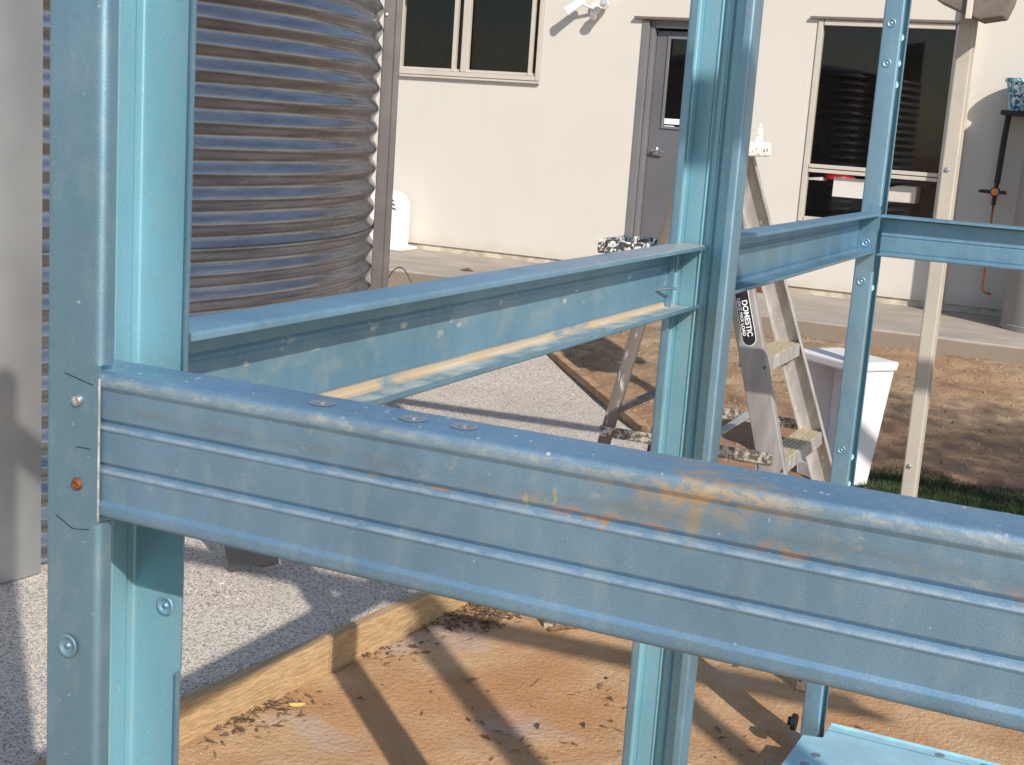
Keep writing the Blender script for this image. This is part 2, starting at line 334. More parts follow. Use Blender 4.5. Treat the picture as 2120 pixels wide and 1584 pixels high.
def fillet(pts, rads, n=5):
    out = [pts[0]]
    for i in range(1, len(pts)-1):
        p = Vector(pts[i]); a = (Vector(pts[i-1])-p); b = (Vector(pts[i+1])-p); rr = rads[i]
        if rr <= 0: out.append(pts[i]); continue
        ang = a.angle(b); d = rr/math.tan(ang/2); d = min(d, a.length*.49, b.length*.49)
        s_, e_ = p+a.normalized()*d, p+b.normalized()*d
        for k in range(n+1):
            t_ = k/n; out.append(tuple((s_*(1-t_)**2+p*2*t_*(1-t_)+e_*t_**2)))
    out.append(pts[-1]); return out
def csec(W=.09, Fl=.045, L=.012, rc=.004, grooves=(.31, .64), lip0=True, lip1=True, gd=.0034, L1=None, rl=None):
    L1 = L if L1 is None else L1; rl = rc*.8 if rl is None else rl
    pts = []; rd = []
    def P(a, b, r_=0): pts.append((a, b)); rd.append(r_)
    if lip0: P(L, Fl)
    P(0, Fl, rl if lip0 else 0); P(0, 0, rc)
    P(.0085, 0, .002); P(.0115, .0016, .002)
    for g in grooves:
        c = g*W; P(c-.0046, .0016, .001); P(c-.0012, .0016+gd, .0008); P(c+.0026, .0008, .001); P(c+.0044, .0016, .001)
    P(W-.0115, .0016, .002); P(W-.0085, 0, .002); P(W, 0, rc)
    P(W, Fl, min(rl, L1*.6) if lip1 else 0)
    if lip1: P(W-L1, Fl)
    return fillet(pts, rd)
X, Y, Z = (1, 0, 0), (0, 1, 0), (0, 0, 1); nX, nY, nZ = (-1, 0, 0), (0, -1, 0), (0, 0, -1)
TH = .0016

# ------------------------------------------------------------------ ground
def gz(x, y):
    t_ = max(0, min(1, (y-4.5)/4.6)); g = .30*t_*t_ if y > 4.5 else 0
    return g
def pad_edge_x(y):                       # right border of the gravel pad
    if y < 4.6: return -2.045+.105*(y-2.5) if y > 1.9 else -2.11
    if y < 6.45: return -1.82-(y-4.6)*.12
    if y < 7.9: return -2.19-(y-6.45)*.80
    if y < 8.6: return -3.35-(y-7.9)*2.2
    return -99
def axis(lo, hi, flo, fhi, fs, cs):
    v = []; x = lo
    while x < hi: v.append(x); x += fs if flo <= x < fhi else cs
    v.append(hi); return v
def heightfield(name, xs, ys, fn, mat):
    v = []; fc = []; nx = len(xs)
    for y in ys:
        for x in xs: v.append((x, y, fn(x, y)))
    for j in range(len(ys)-1):
        for i in range(nx-1):
            a = j*nx+i; fc.append((a, a+1, a+nx+1, a+nx))
    me = bpy.data.meshes.new(name); me.from_pydata(v, [], fc); me.materials.append(mat)
    me.polygons.foreach_set('use_smooth', [True]*len(fc)); o = bpy.data.objects.new(name, me); COL.objects.link(o); return o
def gh(x, y):
    e = pad_edge_x(y); base = gz(x, y)
    n = noise.noise(Vector((x*.8, y*.8, 0)))*.012+noise.noise(Vector((x*5, y*5, 3)))*.004
    if y > 4.3: n += noise.noise(Vector((x*9, y*9, 5)))*.012*min(1, (y-4.3))+noise.noise(Vector((x*28, y*28, 9)))*.006
    if x < e and y < 8.6: base = min(base, .09); return base-.03 if x < e-.05 else base+n*.3-.01
    if y > 9.2: return .28
    return base+n
xs = [-400, -120, -40]+axis(-14, 8, -6, 1.6, .035, .5)+[40, 120, 400]
ys = [-400, -120, -40]+axis(-10, 12, 2.2, 9.4, .035, .5)+[40, 120, 400]
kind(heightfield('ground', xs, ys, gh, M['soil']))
pv = []
ysn = [-3, 0, 1.5]+[2+.1*i for i in range(67)]
rows = []
pb = MB()
for y in ysn:
    e = pad_edge_x(y)-.022; rows.append([(-13+(e+13)*(1-(1-i/60)**2.2) if i < 60 else e) for i in range(61)])
for y, rw in zip(ysn, rows):
    for x in rw:
        zz = .094+noise.noise(Vector((x*2, y*2, 1)))*.006+noise.noise(Vector((x*12, y*12, 1)))*.003
        if y > 6.4: zz += max(0, gz(x, y)-.075)
        pb.v.append((x, y, zz))
for j in range(len(ysn)-1):
    for i in range(60): a = j*61+i; pb.f.append((a, a+1, a+62, a+61))
pad = pb.build('gravel_pad', M['gravel'], smooth=True, fixn=False); kind(pad)
kind(MB().box(-14, 9, 9.28, 15, .2, .40).build('path', M['concrete'], bevel=.008))

# ------------------------------------------------------------------ loose stones, clods, grass
def blob_scatter(name, mat, n, place, size, flat=.6):
    v = []; fc = []
    for _ in range(n):
        p = place()
        if p is None: continue
        s_ = size(p); k = len(v); rz = random.random()*6.28; cz, sz = math.cos(rz), math.sin(rz)
        for q in ((1, 0, 0), (0, 1, 0), (-1, 0, 0), (0, -1, 0), (0, 0, 1)):
            d = s_*random.uniform(.6, 1.2); x_, y_, z_ = q[0]*d, q[1]*d*.8, q[2]*d*flat
            v.append((p[0]+x_*cz-y_*sz, p[1]+x_*sz+y_*cz, p[2]+z_-(0 if q[2] else s_*.25)))
        for q in ((0, 1, 4), (1, 2, 4), (2, 3, 4), (3, 0, 4)): fc.append(tuple(k+i for i in q))
    me = bpy.data.meshes.new(name); me.from_pydata(v, [], fc); me.materials.append(mat); o = bpy.data.objects.new(name, me); COL.objects.link(o)
    return kind(o, 'stuff')
def pl_pad():
    y = 2.2+5.2*random.random()**1.3; e = pad_edge_x(y)-.04; x = e-random.random()**1.2*(2.4+(y-2.2)*.35)
    if (x+5.125)**2+(y-4.158)**2 < 2.28**2: return None
    return (x, y, .094+max(0, gz(x, y)-.075)*(y > 6.4))
blob_scatter('pale_gravel_stones', M['stoneA'], 26000, pl_pad, lambda p: random.uniform(.002, .006))
blob_scatter('dark_gravel_stones', M['stoneB'], 15000, pl_pad, lambda p: random.uniform(.0018, .0045))
def pl_far():
    y = random.uniform(4.6, 9.2); x = random.uniform(-4.6, .9)
    if x < pad_edge_x(y)+.05: return None
    return (x, y, gh(x, y))
blob_scatter('soil_clods', M['clod'], 16000, pl_far, lambda p: random.uniform(.003, .012)*random.choice((1, 1, 1, 2)))
def pl_near():
    y = random.uniform(2.4, 4.6); x = random.uniform(-2.0, .2)
    if x < pad_edge_x(y)+.05: return None
    if noise.noise(Vector((x*2.2, y*2.2, 8))) < random.uniform(-.1, .5): return None
    return (x, y, gh(x, y))
blob_scatter('soil_grit', M['clod'], 6000, pl_near, lambda p: random.uniform(.0015, .005))
blob_scatter('pale_soil_grit', M['stoneA'], 3500, pl_near, lambda p: random.uniform(.0012, .0035))
v = []; fc = []
for _ in range(75000):
    y = random.uniform(5.6, 6.85); x = random.uniform(-1.35, .9)
    d = (6.55-.12*(x+.4)+.13*noise.noise(Vector((x*3, 0, 4)))-y)
    if d < random.uniform(-.1, .25) or x < -1.15+random.uniform(-.1, .25): continue
    z = gh(x, y); h = random.uniform(.012, .035); a = random.random()*6.28; lx, ly = random.uniform(-.02, .02), random.uniform(-.02, .02); k = len(v)
    wx, wy = math.cos(a)*.0028, math.sin(a)*.0028
    v += [(x-wx, y-wy, z-.004), (x+wx, y+wy, z-.004), (x+lx, y+ly, z+h)]; fc.append((k, k+1, k+2))
me = bpy.data.meshes.new('grass'); me.from_pydata(v, [], fc); me.materials.append(M['grass']); go = bpy.data.objects.new('grass', me); COL.objects.link(go)
kind(go, 'stuff'); go['label'] = 'dark green grass beside the foot of the cream post'

# ------------------------------------------------------------------ house
H = thing('house', (-3, 10.9, .4), 'cream rendered house with grey door and two dark windows', 'house')
WY = 10.9
w1 = (-6.37, -4.93, 1.955, 2.75); dr = (-4.035, -3.10, .42, 2.50); w2 = (-2.585, -1.50, .98, 2.545)
ops = [w1, dr, w2]
xb = sorted({-16, 8}|{o[0] for o in ops}|{o[1] for o in ops}); zb = sorted({.455, 3.3}|{o[2] for o in ops if o[2] > .45}|{o[3] for o in ops})
def solid(i, j):
    if i < 0 or j < 0 or i >= len(xb)-1 or j >= len(zb)-1: return None
    cx, cz = (xb[i]+xb[i+1])/2, (zb[j]+zb[j+1])/2
    return not any(o[0] < cx < o[1] and o[2] < cz < o[3] for o in ops)
m = MB(); T = .16
def quad(m_, *p): k = len(m_.v); m_.v += list(p); m_.f.append((k, k+1, k+2, k+3))
for i in range(len(xb)-1):
    for j in range(len(zb)-1):
        a, b, c, d = xb[i], xb[i+1], zb[j], zb[j+1]
        if not solid(i, j): continue
        quad(m, (a, WY, c), (b, WY, c), (b, WY, d), (a, WY, d)); quad(m, (b, WY+T, c), (a, WY+T, c), (a, WY+T, d), (b, WY+T, d))
        if solid(i-1, j) is not True: quad(m, (a, WY+T, c), (a, WY, c), (a, WY, d), (a, WY+T, d))
        if solid(i+1, j) is not True: quad(m, (b, WY, c), (b, WY+T, c), (b, WY+T, d), (b, WY, d))
        if solid(i, j-1) is not True: quad(m, (a, WY+T, c), (b, WY+T, c), (b, WY, c), (a, WY, c))
        if solid(i, j+1) is not True: quad(m, (a, WY, d), (b, WY, d), (b, WY+T, d), (a, WY+T, d))
m.build('wall', M['stucco'], H, fixn=False)
MB().box(-16, dr[0]-.01, WY+.018, WY+T, .40, .455).box(dr[1]+.01, 8, WY+.018, WY+T, .40, .455).build('footing', M['footing'], H)
MB().box(-16, 8, WY-.5, WY+6, 3.36, 3.5).build('roof', M['fascia'], H)
rb = MB(); rb.box(-7.5, .5, 14.2, 14.3, .4, 3.3).box(-7.6, -7.5, WY+T, 14.2, .4, 3.3).box(.5, .6, WY+T, 14.2, .4, 3.3).box(-7.5, .5, WY+T, 14.2, .36, .40).box(-7.5, .5, WY+T, 14.2, 3.3, 3.35)
rb.box(-3.4, -3.3, WY+T+.02, 14, .4, 3.3).build('room', M['dark'], H)
def window(op, name_label, sashes=None, transom=None):
    a, b, c, d = op; y0 = WY-.012
    fr_ = MB(); e = .045
    for q in ((a, a+e, c, d), (b-e, b, c, d), (a+e, b-e, d-e, d), (a+e, b-e, c, c+e)): fr_.box(q[0]+.003, q[1]-.003, y0, y0+.07, q[2]+.003, q[3]-.003)
    o = fr_.build('window', M['frame'], H, bevel=.003, label=name_label)
    MB().box(a-.06, b+.06, y0-.022, y0-.003, d+.004, d+.022).build('head_flashing', M['fascia'], o)
    MB().box(a-.01, b+.012, y0-.025, y0-.003, c-.022, c-.004).build('sill', M['frame'], o, bevel=.003)
    return o
W1 = window(w1, 'window beside the corrugated tank with two sliding panes')
y0 = WY-.008
MB().box(-5.70, -5.635, y0, y0+.05, 2.0, 2.705).build('mullion', M['frame'], W1, bevel=.003)
for a, b in ((-5.80, -5.765), (-5.055, -5.022)): MB().box(a, b, y0+.02, y0+.06, 2.0, 2.705).build('sash_stile', M['frame'], W1, bevel=.002)
for a, b in ((-6.325, -5.70), (-5.635, -4.975)):
    MB().box(a, b, y0+.03, y0+.055, 2.0, 2.022).build('sash_rail', M['frame'], W1)
    MB().box(a, b, y0+.062, y0+.066, 2.0, 2.705).build('pane', M['glass'], W1)
W2 = window(w2, 'tall window right of the door with transom and clutter behind the lower pane')
MB().box(w2[0]+.045, w2[1]-.045, y0, y0+.05, 1.372, 1.400).box(w2[0]+.045, w2[1]-.045, y0-.004, y0+.05, 1.407, 1.437).build('transom', M['frame'], W2, bevel=.003)
MB().box(w2[0]+.045, w2[1]-.045, y0+.045, y0+.049, 1.025, 1.372).build('pane', M['glass'], W2)
MB().box(w2[0]+.045, w2[1]-.045, y0+.045, y0+.049, 1.437, 2.50).build('pane', M['glass'], W2)
MB().box(w2[0]+.05, w2[1]-.05, 12.3, 12.33, 1.85, 1.875).build('curtain_rail', M['frame_dark'], W2)
# door
D = MB().box(-3.93, -3.17, WY+.09, WY+.13, .43, 2.42)
D = MB(); gx0, gx1, g0, g1 = -3.82, -3.28, 1.64, 2.37
for q in ((-3.93, gx0, .43, 2.42), (gx1, -3.17, .43, 2.42), (gx0, gx1, g1, 2.42), (gx0, gx1, .43, g0)): D.box(q[0], q[1], WY+.09, WY+.13, q[2], q[3])
D = D.build('door', M['door'], H)
MB().box(gx0, gx1, WY+.108, WY+.112, g0, g1).build('pane', M['glass'], D)
m = MB()
for q in ((gx0-.012, gx0+.012, g0-.01, g1+.01), (gx1-.012, gx1+.012, g0-.01, g1+.01), (gx0+.012, gx1-.012, g1-.012, g1+.01), (gx0+.012, gx1-.012, g0-.01, g0+.012)): m.box(q[0], q[1], WY+.078, WY+.088, q[2], q[3])
m.build('glazing_bead', M['jamb'], D, bevel=.003)
MB().box(gx0+.01, gx0+.14, WY+.10, WY+.105, g0+.03, g0+.075).box(gx0+.01, gx0+.1, WY+.10, WY+.104, g0+.0, g0+.018).build('notice', M['paper'], D)
m = MB(); m.lathe([(0, -.02), (.028, -.02), (.03, -.005), (.022, 0), (.012, .012), (.012, .045), (0, .05)], (-3.87, WY+.085, 1.45), 20, (0, -1, 0))
m.tube([(-3.87, WY+.045, 1.45), (-3.85, WY+.035, 1.452), (-3.80, WY+.035, 1.447), (-3.765, WY+.04, 1.44)], [.011, .011, .009, .007], 10)
m.build('handle', M['chrome'], D, smooth=True, auto=50)
MB().box(-4.035, -3.975, WY-.01, WY+.14, .42, 2.50).box(-3.972, -3.935, WY+.03, WY+.14, .42, 2.50).box(-3.165, -3.10, WY-.01, WY+.14, .42, 2.50).box(-3.932, -3.168, WY+.02, WY+.14, 2.44, 2.50).build('door_frame', M['jamb'], H, bevel=.004)
MB().box(-4.10, -3.06, WY-.04, WY-.003, 2.503, 2.522).build('door_flashing', M['fascia'], H)
MB().box(-4.0, -2.6, WY-.25, WY-.005, .402, .442).build('threshold', M['terracotta'], H, bevel=.005)
MB().box(-1.455, -1.385, WY-.05, WY-.004, .46, 3.3).build('corner_trim', M['cream2'], H, bevel=.006)
MB().tube([(-1.43, WY-.09, .62), (-1.43, WY-.09, 2.9)], .026, 14).build('downpipe', M['cream2'], H, smooth=True, auto=50)

# things inside the room behind the tall window
BN = thing('storage_bin', (-2.25, 11.5, .4), 'black storage bin inside behind the lower pane of the tall window', 'bin')
MB().prism([(-.30, 0), (.30, 0), (.34, .86), (-.34, .86)], (-2.1, 11.3, .4), X, Z, Y, .4).build('body', M['black'], BN, bevel=.02)
MB().box(-2.47, -1.73, 11.27, 11.73, 1.27, 1.30).build('lid', M['black'], BN, bevel=.01)
m = MB().lathe([(0, 0), (.10, .0), (.13, .02), (.12, .045), (.05, .06), (0, .062)], (-2.38, 11.35, 1.302), 24)
tag(m.build('red_bowl', M['red'], smooth=True, auto=50), 'red plastic bowl on the black bin inside the tall window', 'bowl')
m = MB()
for k in range(5): m.box(-2.62+.04*k, -2.50+.05*k, 11.28+.02*k, 11.40+.02*k, 1.302+.0001*k, 1.318+.004*k)
tag(m.build('folded_rags', M['paper']), 'pale folded rags beside the red bowl inside the tall window', 'rags')
tag(MB().box(-2.34, -2.035, WY+.048, WY+.052, 1.195, 1.345).build('paper_notice', M['paper']), 'blank white paper notice behind the lower left pane of the tall window', 'notice')
prof = [(.15-.15*math.cos(a), .13*math.sin(a)) for a in [R(k*9) for k in range(11)]]+[(.27, .13), (.27, 0)]
tag(MB().prism(prof, (-1.975, 11.0, 1.19), X, Z, Y, .22).build('white_hood', M['white'], bevel=.006), 'white rounded hood standing inside the lower right pane of the tall window', 'hood')

# floodlight
FL = thing('wall_floodlight', (-4.46, WY, 2.56), 'white twin spotlight with sensor fixed to the house wall beside the door', 'floodlight')
MB().lathe([(0, .0), (.05, 0), (.05, .02), (.03, .035), (0, .036)], (-4.46, WY-.002, 2.575), 20, (0, -1, 0)).build('base', M['white'], FL, smooth=True, auto=40)
def lamp(c, d):
    d = Vector(d).normalized(); c = Vector(c)
    o = MB().lathe([(0, -.10), (.024, -.10), (.034, -.08), (.037, .05), (.042, .075), (.038, .077), (.030, .05), (0, .045)], c, 24, d).build('lamp_head', M['white'], FL, smooth=True, auto=40)
    MB().lathe([(0, 0), (.033, 0), (.033, .004), (0, .005)], c+d*.06, 24, d).build('lens', M['chrome'], o)
    MB().tube([tuple(c-d*.05), (-4.46, WY-.05, 2.57)], .012, 8).build('arm', M['white'], FL, smooth=True)
lamp((-4.60, WY-.14, 2.575), (-.75, -.25, -.55)); lamp((-4.335, WY-.14, 2.60), (.25, -.95, -.02))
MB().lathe([(0, -.03), (.022, -.028), (.032, 0), (.022, .026), (0, .03)], (-4.45, WY-.075, 2.505), 20).build('sensor', M['white'], FL, smooth=True)

# white meter cover / heater by the wall
HC = thing('vent_cover', (-6.3, 10.75, .4), 'white dome topped vent cover standing against the house wall beside the tank', 'vent cover')
wd = .44; pr_ = [(0, 0), (wd, 0), (wd, .36)]+[(wd-.16+.16*math.cos(R(a)), .36+.15*math.sin(R(a))) for a in range(10, 91, 10)]+[(.16, .51)]+[(.16-.16*math.sin(R(a)), .36+.15*math.cos(R(a))) for a in range(10, 91, 10)]
MB().prism(pr_, (-6.54, 10.60, .41), X, Z, Y, .26).build('casing', M['white'], HC, bevel=.02)
for k in range(3):
    MB().tube([(-6.215+.012*k+.022*i, 10.597, .835-.038*k+.016*math.sin(math.pi*(i+.6)/5)) for i in range(5)], .0055, 6).build('vent_slot', M['frame_dark'], HC)
MB().box(-6.56, -6.02, 10.56, 10.87, .402, .43).build('foot_plate', M['white'], HC, bevel=.006)

# ------------------------------------------------------------------ right side: tank, riser, bucket
GT = thing('water_tank', (-.57, 10.36, .4), 'smooth grey round tank standing on the path at the right edge', 'tank')
MB().lathe([(0, 0), (.335, 0), (.335, 1.76), (.32, 1.80), (.2, 1.93), (0, 1.97)], (-.57, 10.36, .402), 72).build('shell', M['polytank'], GT, smooth=True, auto=30)
MB().lathe([(.337, .0), (.345, .0), (.345, .035), (.337, .04)], (-.57, 10.36, .402), 72).build('base_rim', M['polytank'], GT, smooth=True, auto=30)
RP = thing('tap_riser', (-1.1, 10.75, .42), 'black lagged pipe with orange tap handle and copper tail on the shaded wall', 'pipe')
MB().tube([(-1.075, 10.75, 1.92), (-1.085, 10.75, 1.75), (-1.095, 10.75, 1.40)], .022, 12).build('lagged_pipe', M['pipe'], RP, smooth=True, auto=50)
MB().tube([(-1.095, 10.75, 1.40), (-1.10, 10.75, 1.24)], .017, 12).tube([(-1.2, 10.75, 1.335), (-1.02, 10.75, 1.335)], .013, 10).lathe([(0, 0), (.036, 0), (.036, .03), (0, .03)], (-1.1, 10.765, 1.337), 18, (0, -1, 0)).lathe([(0, 0), (.018, 0), (.018, .02), (0, .02)], (-1.2, 10.75, 1.325), 12).build('valve', M['black'], RP, smooth=True, auto=40)
MB().lathe([(0, 0), (.028, 0), (.026, .012), (.01, .014), (0, .013)], (-1.1, 10.733, 1.337), 18, (0, -1, 0)).build('tap_handle', M['orange'], RP, smooth=True, auto=40)
MB().tube([(-1.10, 10.75, 1.24), (-1.10, 10.75, .95), (-1.10, 10.75, .63), (-1.095, 10.75, .60), (-1.07, 10.75, .585), (-1.03, 10.75, .58)], .0085, 10).build('copper_tail', M['copper'], RP, smooth=True)
BK = thing('blue_bucket', (-1.0, 10.72, 1.9), 'blue and white paint streaked bucket hung high at the right edge', 'bucket')
MB().lathe([(0, 0), (.085, 0), (.115, .19), (.12, .2), (.132, .203), (.132, .228), (.118, .23), (.112, .2), (.083, .01), (0, .01)], (-1.0, 10.72, 1.93), 40).build('body', M['bluebucket'], BK, smooth=True, auto=40)
MB().tube([(-1.0+.125*math.cos(R(a)), 10.72, 2.15-.06*math.sin(R(a))) for a in range(0, 181, 15)], .004, 6).build('bail', M['screw'], BK, smooth=True)
tag(MB().box(-1.12, -.80, 10.60, 10.896, 1.895, 1.928).build('wall_shelf', M['frame_dark']), 'dark wall bracket shelf under the blue bucket', 'shelf')
tag(MB().box(-1.02, -.80, 10.3, 10.6, 1.14, 1.165).build('grey_lid', M['bluegrey'], bevel=.008), 'flat grey lid beside the round tank above the steel rail', 'lid') if False else None

# ------------------------------------------------------------------ corrugated tank, sheet, channel
TC = (-5.125, 4.158); TR = 2.26
CT = thing('corrugated_water_tank', (*TC, .095), 'large round corrugated galvanised water tank on the gravel pad', 'tank')
nseg = 200; PER = .0855; AMP = .0095
zs = []; zz = .10
while zz < 2.42: zs.append(zz); zz += PER/12
m = MB(); seamz = 1.108
for z_ in zs:
    rr = TR+AMP*math.cos(2*math.pi*(z_-seamz)/PER+.6)+(.003 if z_ < seamz else 0)
    for i in range(nseg):
        a = R(-80)+R(165)*i/(nseg-1)
        dent = .0022*noise.noise(Vector((i*.12, z_*3, 2)))+.0003*noise.noise(Vector((i*.3, z_*5, 5)))
        m.v.append((TC[0]+(rr+dent)*math.cos(a), TC[1]+(rr+dent)*math.sin(a), z_))
for j in range(len(zs)-1):
    for i in range(nseg-1): k = j*nseg+i; m.f.append((k, k+1, k+nseg+1, k+nseg))
m.build('corrugated_wall', M['zinc'], CT, smooth=True, fixn=False)
m = MB()
for z_, dr_ in ((seamz-.001, .0085), (seamz+.0015, .0088), (seamz+.0035, .004)):
    for i in range(nseg): a = R(-80)+R(165)*i/(nseg-1); m.v.append((TC[0]+(TR+dr_+.005)*math.cos(a), TC[1]+(TR+dr_+.005)*math.sin(a), z_))
for j in range(2):
    for i in range(nseg-1): k = j*nseg+i; m.f.append((k, k+1, k+nseg+1, k+nseg))
m.build('lap_seam', M['frame_dark'], CT, smooth=True, fixn=False)
MB().lathe([(TR-.03, 0), (TR-.03, 2.3), (TR-.02, 2.33), (0, 2.62)], (*TC, .1), 96).build('roof', M['zinc'], CT)
m = MB(); A = Vector((-3.025, 3.13, .10)); B = Vector((-3.40, 2.42, .10)); nrm_ = Vector((.88, -.47, 0))
n_ = 24; pth = []
for i in range(n_+1):
    t_ = i/n_; p = A.lerp(B, t_)+nrm_*(.02*math.sin(t_*9)+.05*math.sin(math.pi*t_)); pth.append((p.x, p.y))
m.strip(pth, .0015, (0, 0, .098), X, Y, Z, 2.9)
tag(m.build('leaning_metal_sheet', M['sheet'], smooth=True, auto=50), 'smooth grey metal sheet standing in front of the corrugated tank at the left edge', 'metal sheet')
CP = thing('channel_post', (-3.03, 5.25, .1), 'brown grey steel channel post standing beside the right edge of the corrugated tank', 'post')
dv = Vector((.86, .51, 0)).normalized(); bv = Vector((-.51, .86, 0))
m = MB().strip(fillet([(0, .05), (0, 0), (.045, 0), (.052, .008), (.075, .008), (.075, .05)], [0, .004, .003, .003, .004, 0]), .002, (-3.085, 5.17, .1), tuple(dv), tuple(bv), Z, 3.2)
m.build('channel', M['channel'], CP, smooth=True, auto=40)
MB().lathe([(0, 0), (.008, 0), (.006, .005), (0, .006)], (-3.075, 5.173, 2.01), 10, (.51, -.86, 0)).build('screw', M['screw'], CP)
m = MB().strip([(0, 0), (.085, .0), (.10, .06)], .002, (-2.62, 3.47, .30), (.8, -.25, -.75), (.25, .95, 0), (-.35, 0, -.25), .20)
m = MB()
P_ = [(-2.635, 3.50, .33), (-2.556, 3.48, .102), (-2.49, 3.49, .135), (-2.455, 3.52, .125), (-2.41, 3.54, .14), (-2.42, 3.52, .34)]
k = 0
for q in P_: m.v.append(q)
for q in P_: m.v.append((q[0]+.002, q[1]+.004, q[2]))
m.f += [(0, 1, 2, 5), (2, 3, 4, 5), (6, 11, 8, 7), (8, 11, 10, 9)]+[(i, (i+1) % 6, 6+(i+1) % 6, 6+i) for i in range(6)]
m.v += [(-2.70, 3.56, .33), (-2.60, 3.54, .14)]; m.f += [(0, 1, 13, 12)]
tag(m.build('metal_offcut', M['channel']), 'bent brown metal offcut with a torn corner standing on the gravel', 'offcut')

# ------------------------------------------------------------------ timber edging
TB = thing('timber_edging', (-1.98, 3.1, 0), 'pale treated pine board edging the gravel pad along the dirt floor', 'edging board')
def board(y0_, y1_, name='board', dx=0):
    m = MB(); a = Vector((pad_edge_x(y0_)+dx, y0_, 0)); b = Vector((pad_edge_x(y1_)+dx, y1_, 0)); d = (b-a).normalized(); s_ = Vector((d.y, -d.x, 0)); q = []
    for zz in (-.05, .103):
        for p in (a, b, b-s_*.04, a-s_*.04): q.append((p.x, p.y, zz))
    m.hexa([q[0], q[1], q[2], q[3], q[4], q[5], q[6], q[7]]); return m.build(name, M['timber'], TB, bevel=.004)
board(1.95, 3.18); board(3.183, 4.6); board(4.605, 5.2)
PK = MB(); A = Vector((-3.45, 7.97, .20)); B = Vector((-2.17, 6.40, .115))
PK.bar(A, B, .05, .045); tag(PK.build('edging_plank', M['plank'], bevel=.004), 'narrow brown timber plank lying between far gravel and dirt behind the ladder', 'plank')

# ------------------------------------------------------------------ blue steel shed frame
SF = thing('shed_frame', (-.63, .72, 0), 'blue coated steel shed frame of C section posts and rails in the foreground', 'shed frame')
def screw(parent, p, d, mat='screw', s_=1.0, cross=True):
    d = Vector(d).normalized(); p = Vector(p)
    o = MB().lathe([(0, -.001), (.0042*s_, -.001), (.0042*s_, .0006), (.0034*s_, .0018), (.0016*s_, .0022), (.0012*s_, .0012), (0, .0011)], p, 20, d).build('screw', M[mat], parent, smooth=True, auto=35)
    return o
def dimple(parent, p, d, mat, s_=1.0, hole=True):
    d = Vector(d).normalized(); p = Vector(p)
    return MB().lathe([(.0085*s_, 0), (.0078*s_, .0006), (.0066*s_, .0007), (.0055*s_, -.0001), (.0035*s_, -.0012), (.0022*s_, -.0013), (.0018*s_, .0004), (0, .0006)], p+d*.0009, 28, d).build('dimple', mat, parent, smooth=True)
# corner post nearest the camera (opens to +x)
m = MB(); xw = -.652
def post_seg(z0, z1, lipF, lipB, extra=0, x0=-.652, y0=.68, W=.09, Fl=.0455):
    p_ = csec(W, Fl, .0115, .0045, (.30, .66), lipF, lipB, L1=.006, rl=.010); m.strip(p_, TH, (x0, y0, z0), Y, X, Z, z1-z0)
post_seg(1.4255, 2.9, True, True); post_seg(1.318, 1.4255, False, True); post_seg(1.183, 1.318, True, False); post_seg(0, 1.183, True, True)
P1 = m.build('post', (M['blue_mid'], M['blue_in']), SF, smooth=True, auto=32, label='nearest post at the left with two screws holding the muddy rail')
screw(P1, (-.6248, .6785, 1.400), nY); screw(P1, (-.6243, .6785, 1.343), nY, 'rusty')
dimple(P1, (-.631, .6785, 1.227), nY, M['blue_mid']); dimple(P1, (-.621, .7685, 1.231), nY, M['blue'], .9)
# pen marks
m = MB()
for (x0_, z0_, x1_, z1_) in ((-.643, 1.318, -.628, 1.311), (-.628, 1.311, -.614, 1.313), (-.636, 1.417, -.612, 1.412), (-.6255, 1.3685, -.613, 1.3685)):
    MB().bar((x0_, .6789, z0_), (x1_, .6789, z1_), .0004, .00035, Y).build('pen_mark', M['black'], P1)
# muddy rail across the foreground
m = MB().strip(csec(.098, .044, .012, .0085, (.355, .656)), TH, (-.6465, .6815, 1.4205), nZ, Y, X, 1.79, 60)
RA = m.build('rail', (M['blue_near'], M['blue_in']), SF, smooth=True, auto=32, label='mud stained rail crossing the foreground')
MB().box(-.6070, -.6062, .6787, .6797, 1.320, 1.417).build('edge_seal', M['stoneA'], RA)
for (px_, py_) in ((-.384, .7005), (-.351, .703), (-.448, .6995)):
    dimple(RA, (px_, py_, 1.4208), Z, M['sheet'], 1.0); MB().lathe([(0, .0012), (.0024, .0011), (.003, .0004), (.003, -.002)], (px_, py_, 1.4214), 16, Z).build('rivet_head', M['screw'], RA, smooth=True, auto=40)
# side rails run away from the camera, open to the camera side
def side_rail(y0_, y1_, mat, z0_=1.4370, zz=.0, **kw):
    m = MB().strip(csec(.0955, .0455, .006, .005, (.34,), gd=.0018, rl=.0025), TH, (-.652, y0_, z0_), nZ, X, Y, y1_-y0_, 20)
    return m.build('rail', mat, SF, smooth=True, auto=32, **kw)
side_rail(.772, 1.985, M['blue_sand'], label='side rail with a line of sand along its bottom flange')
side_rail(1.998, 3.399, M['blue_mid'], 1.4425, label='far side rail between the middle post and the far post')
m = MB().strip(fillet([(0, 0), (0, .04), (.09, .04)], [0, .004, 0]), TH, (-.648, 3.37, 1.4345), nZ, X, Y, .001) if False else None
# small end clip on side rail
MB().box(-.6505, -.649, 1.925, 1.932, 1.371, 1.3735).tube([(-.648, 1.90, 1.3725), (-.630, 1.935, 1.3735)], .0022, 8).build('rivet_clip', M['screw'], SF)
# middle post (opens towards the camera)
m = MB().strip(csec(.096, .0455, .012, .005, (.40, .56)), TH, (-.652, 1.9965, 0), X, nY, Z, 2.85, 6)
P2 = m.build('post', (M['blue_mid'], M['blue_in']), SF, smooth=True, auto=32, label='middle post with a dark band of shadow, between both side rails')
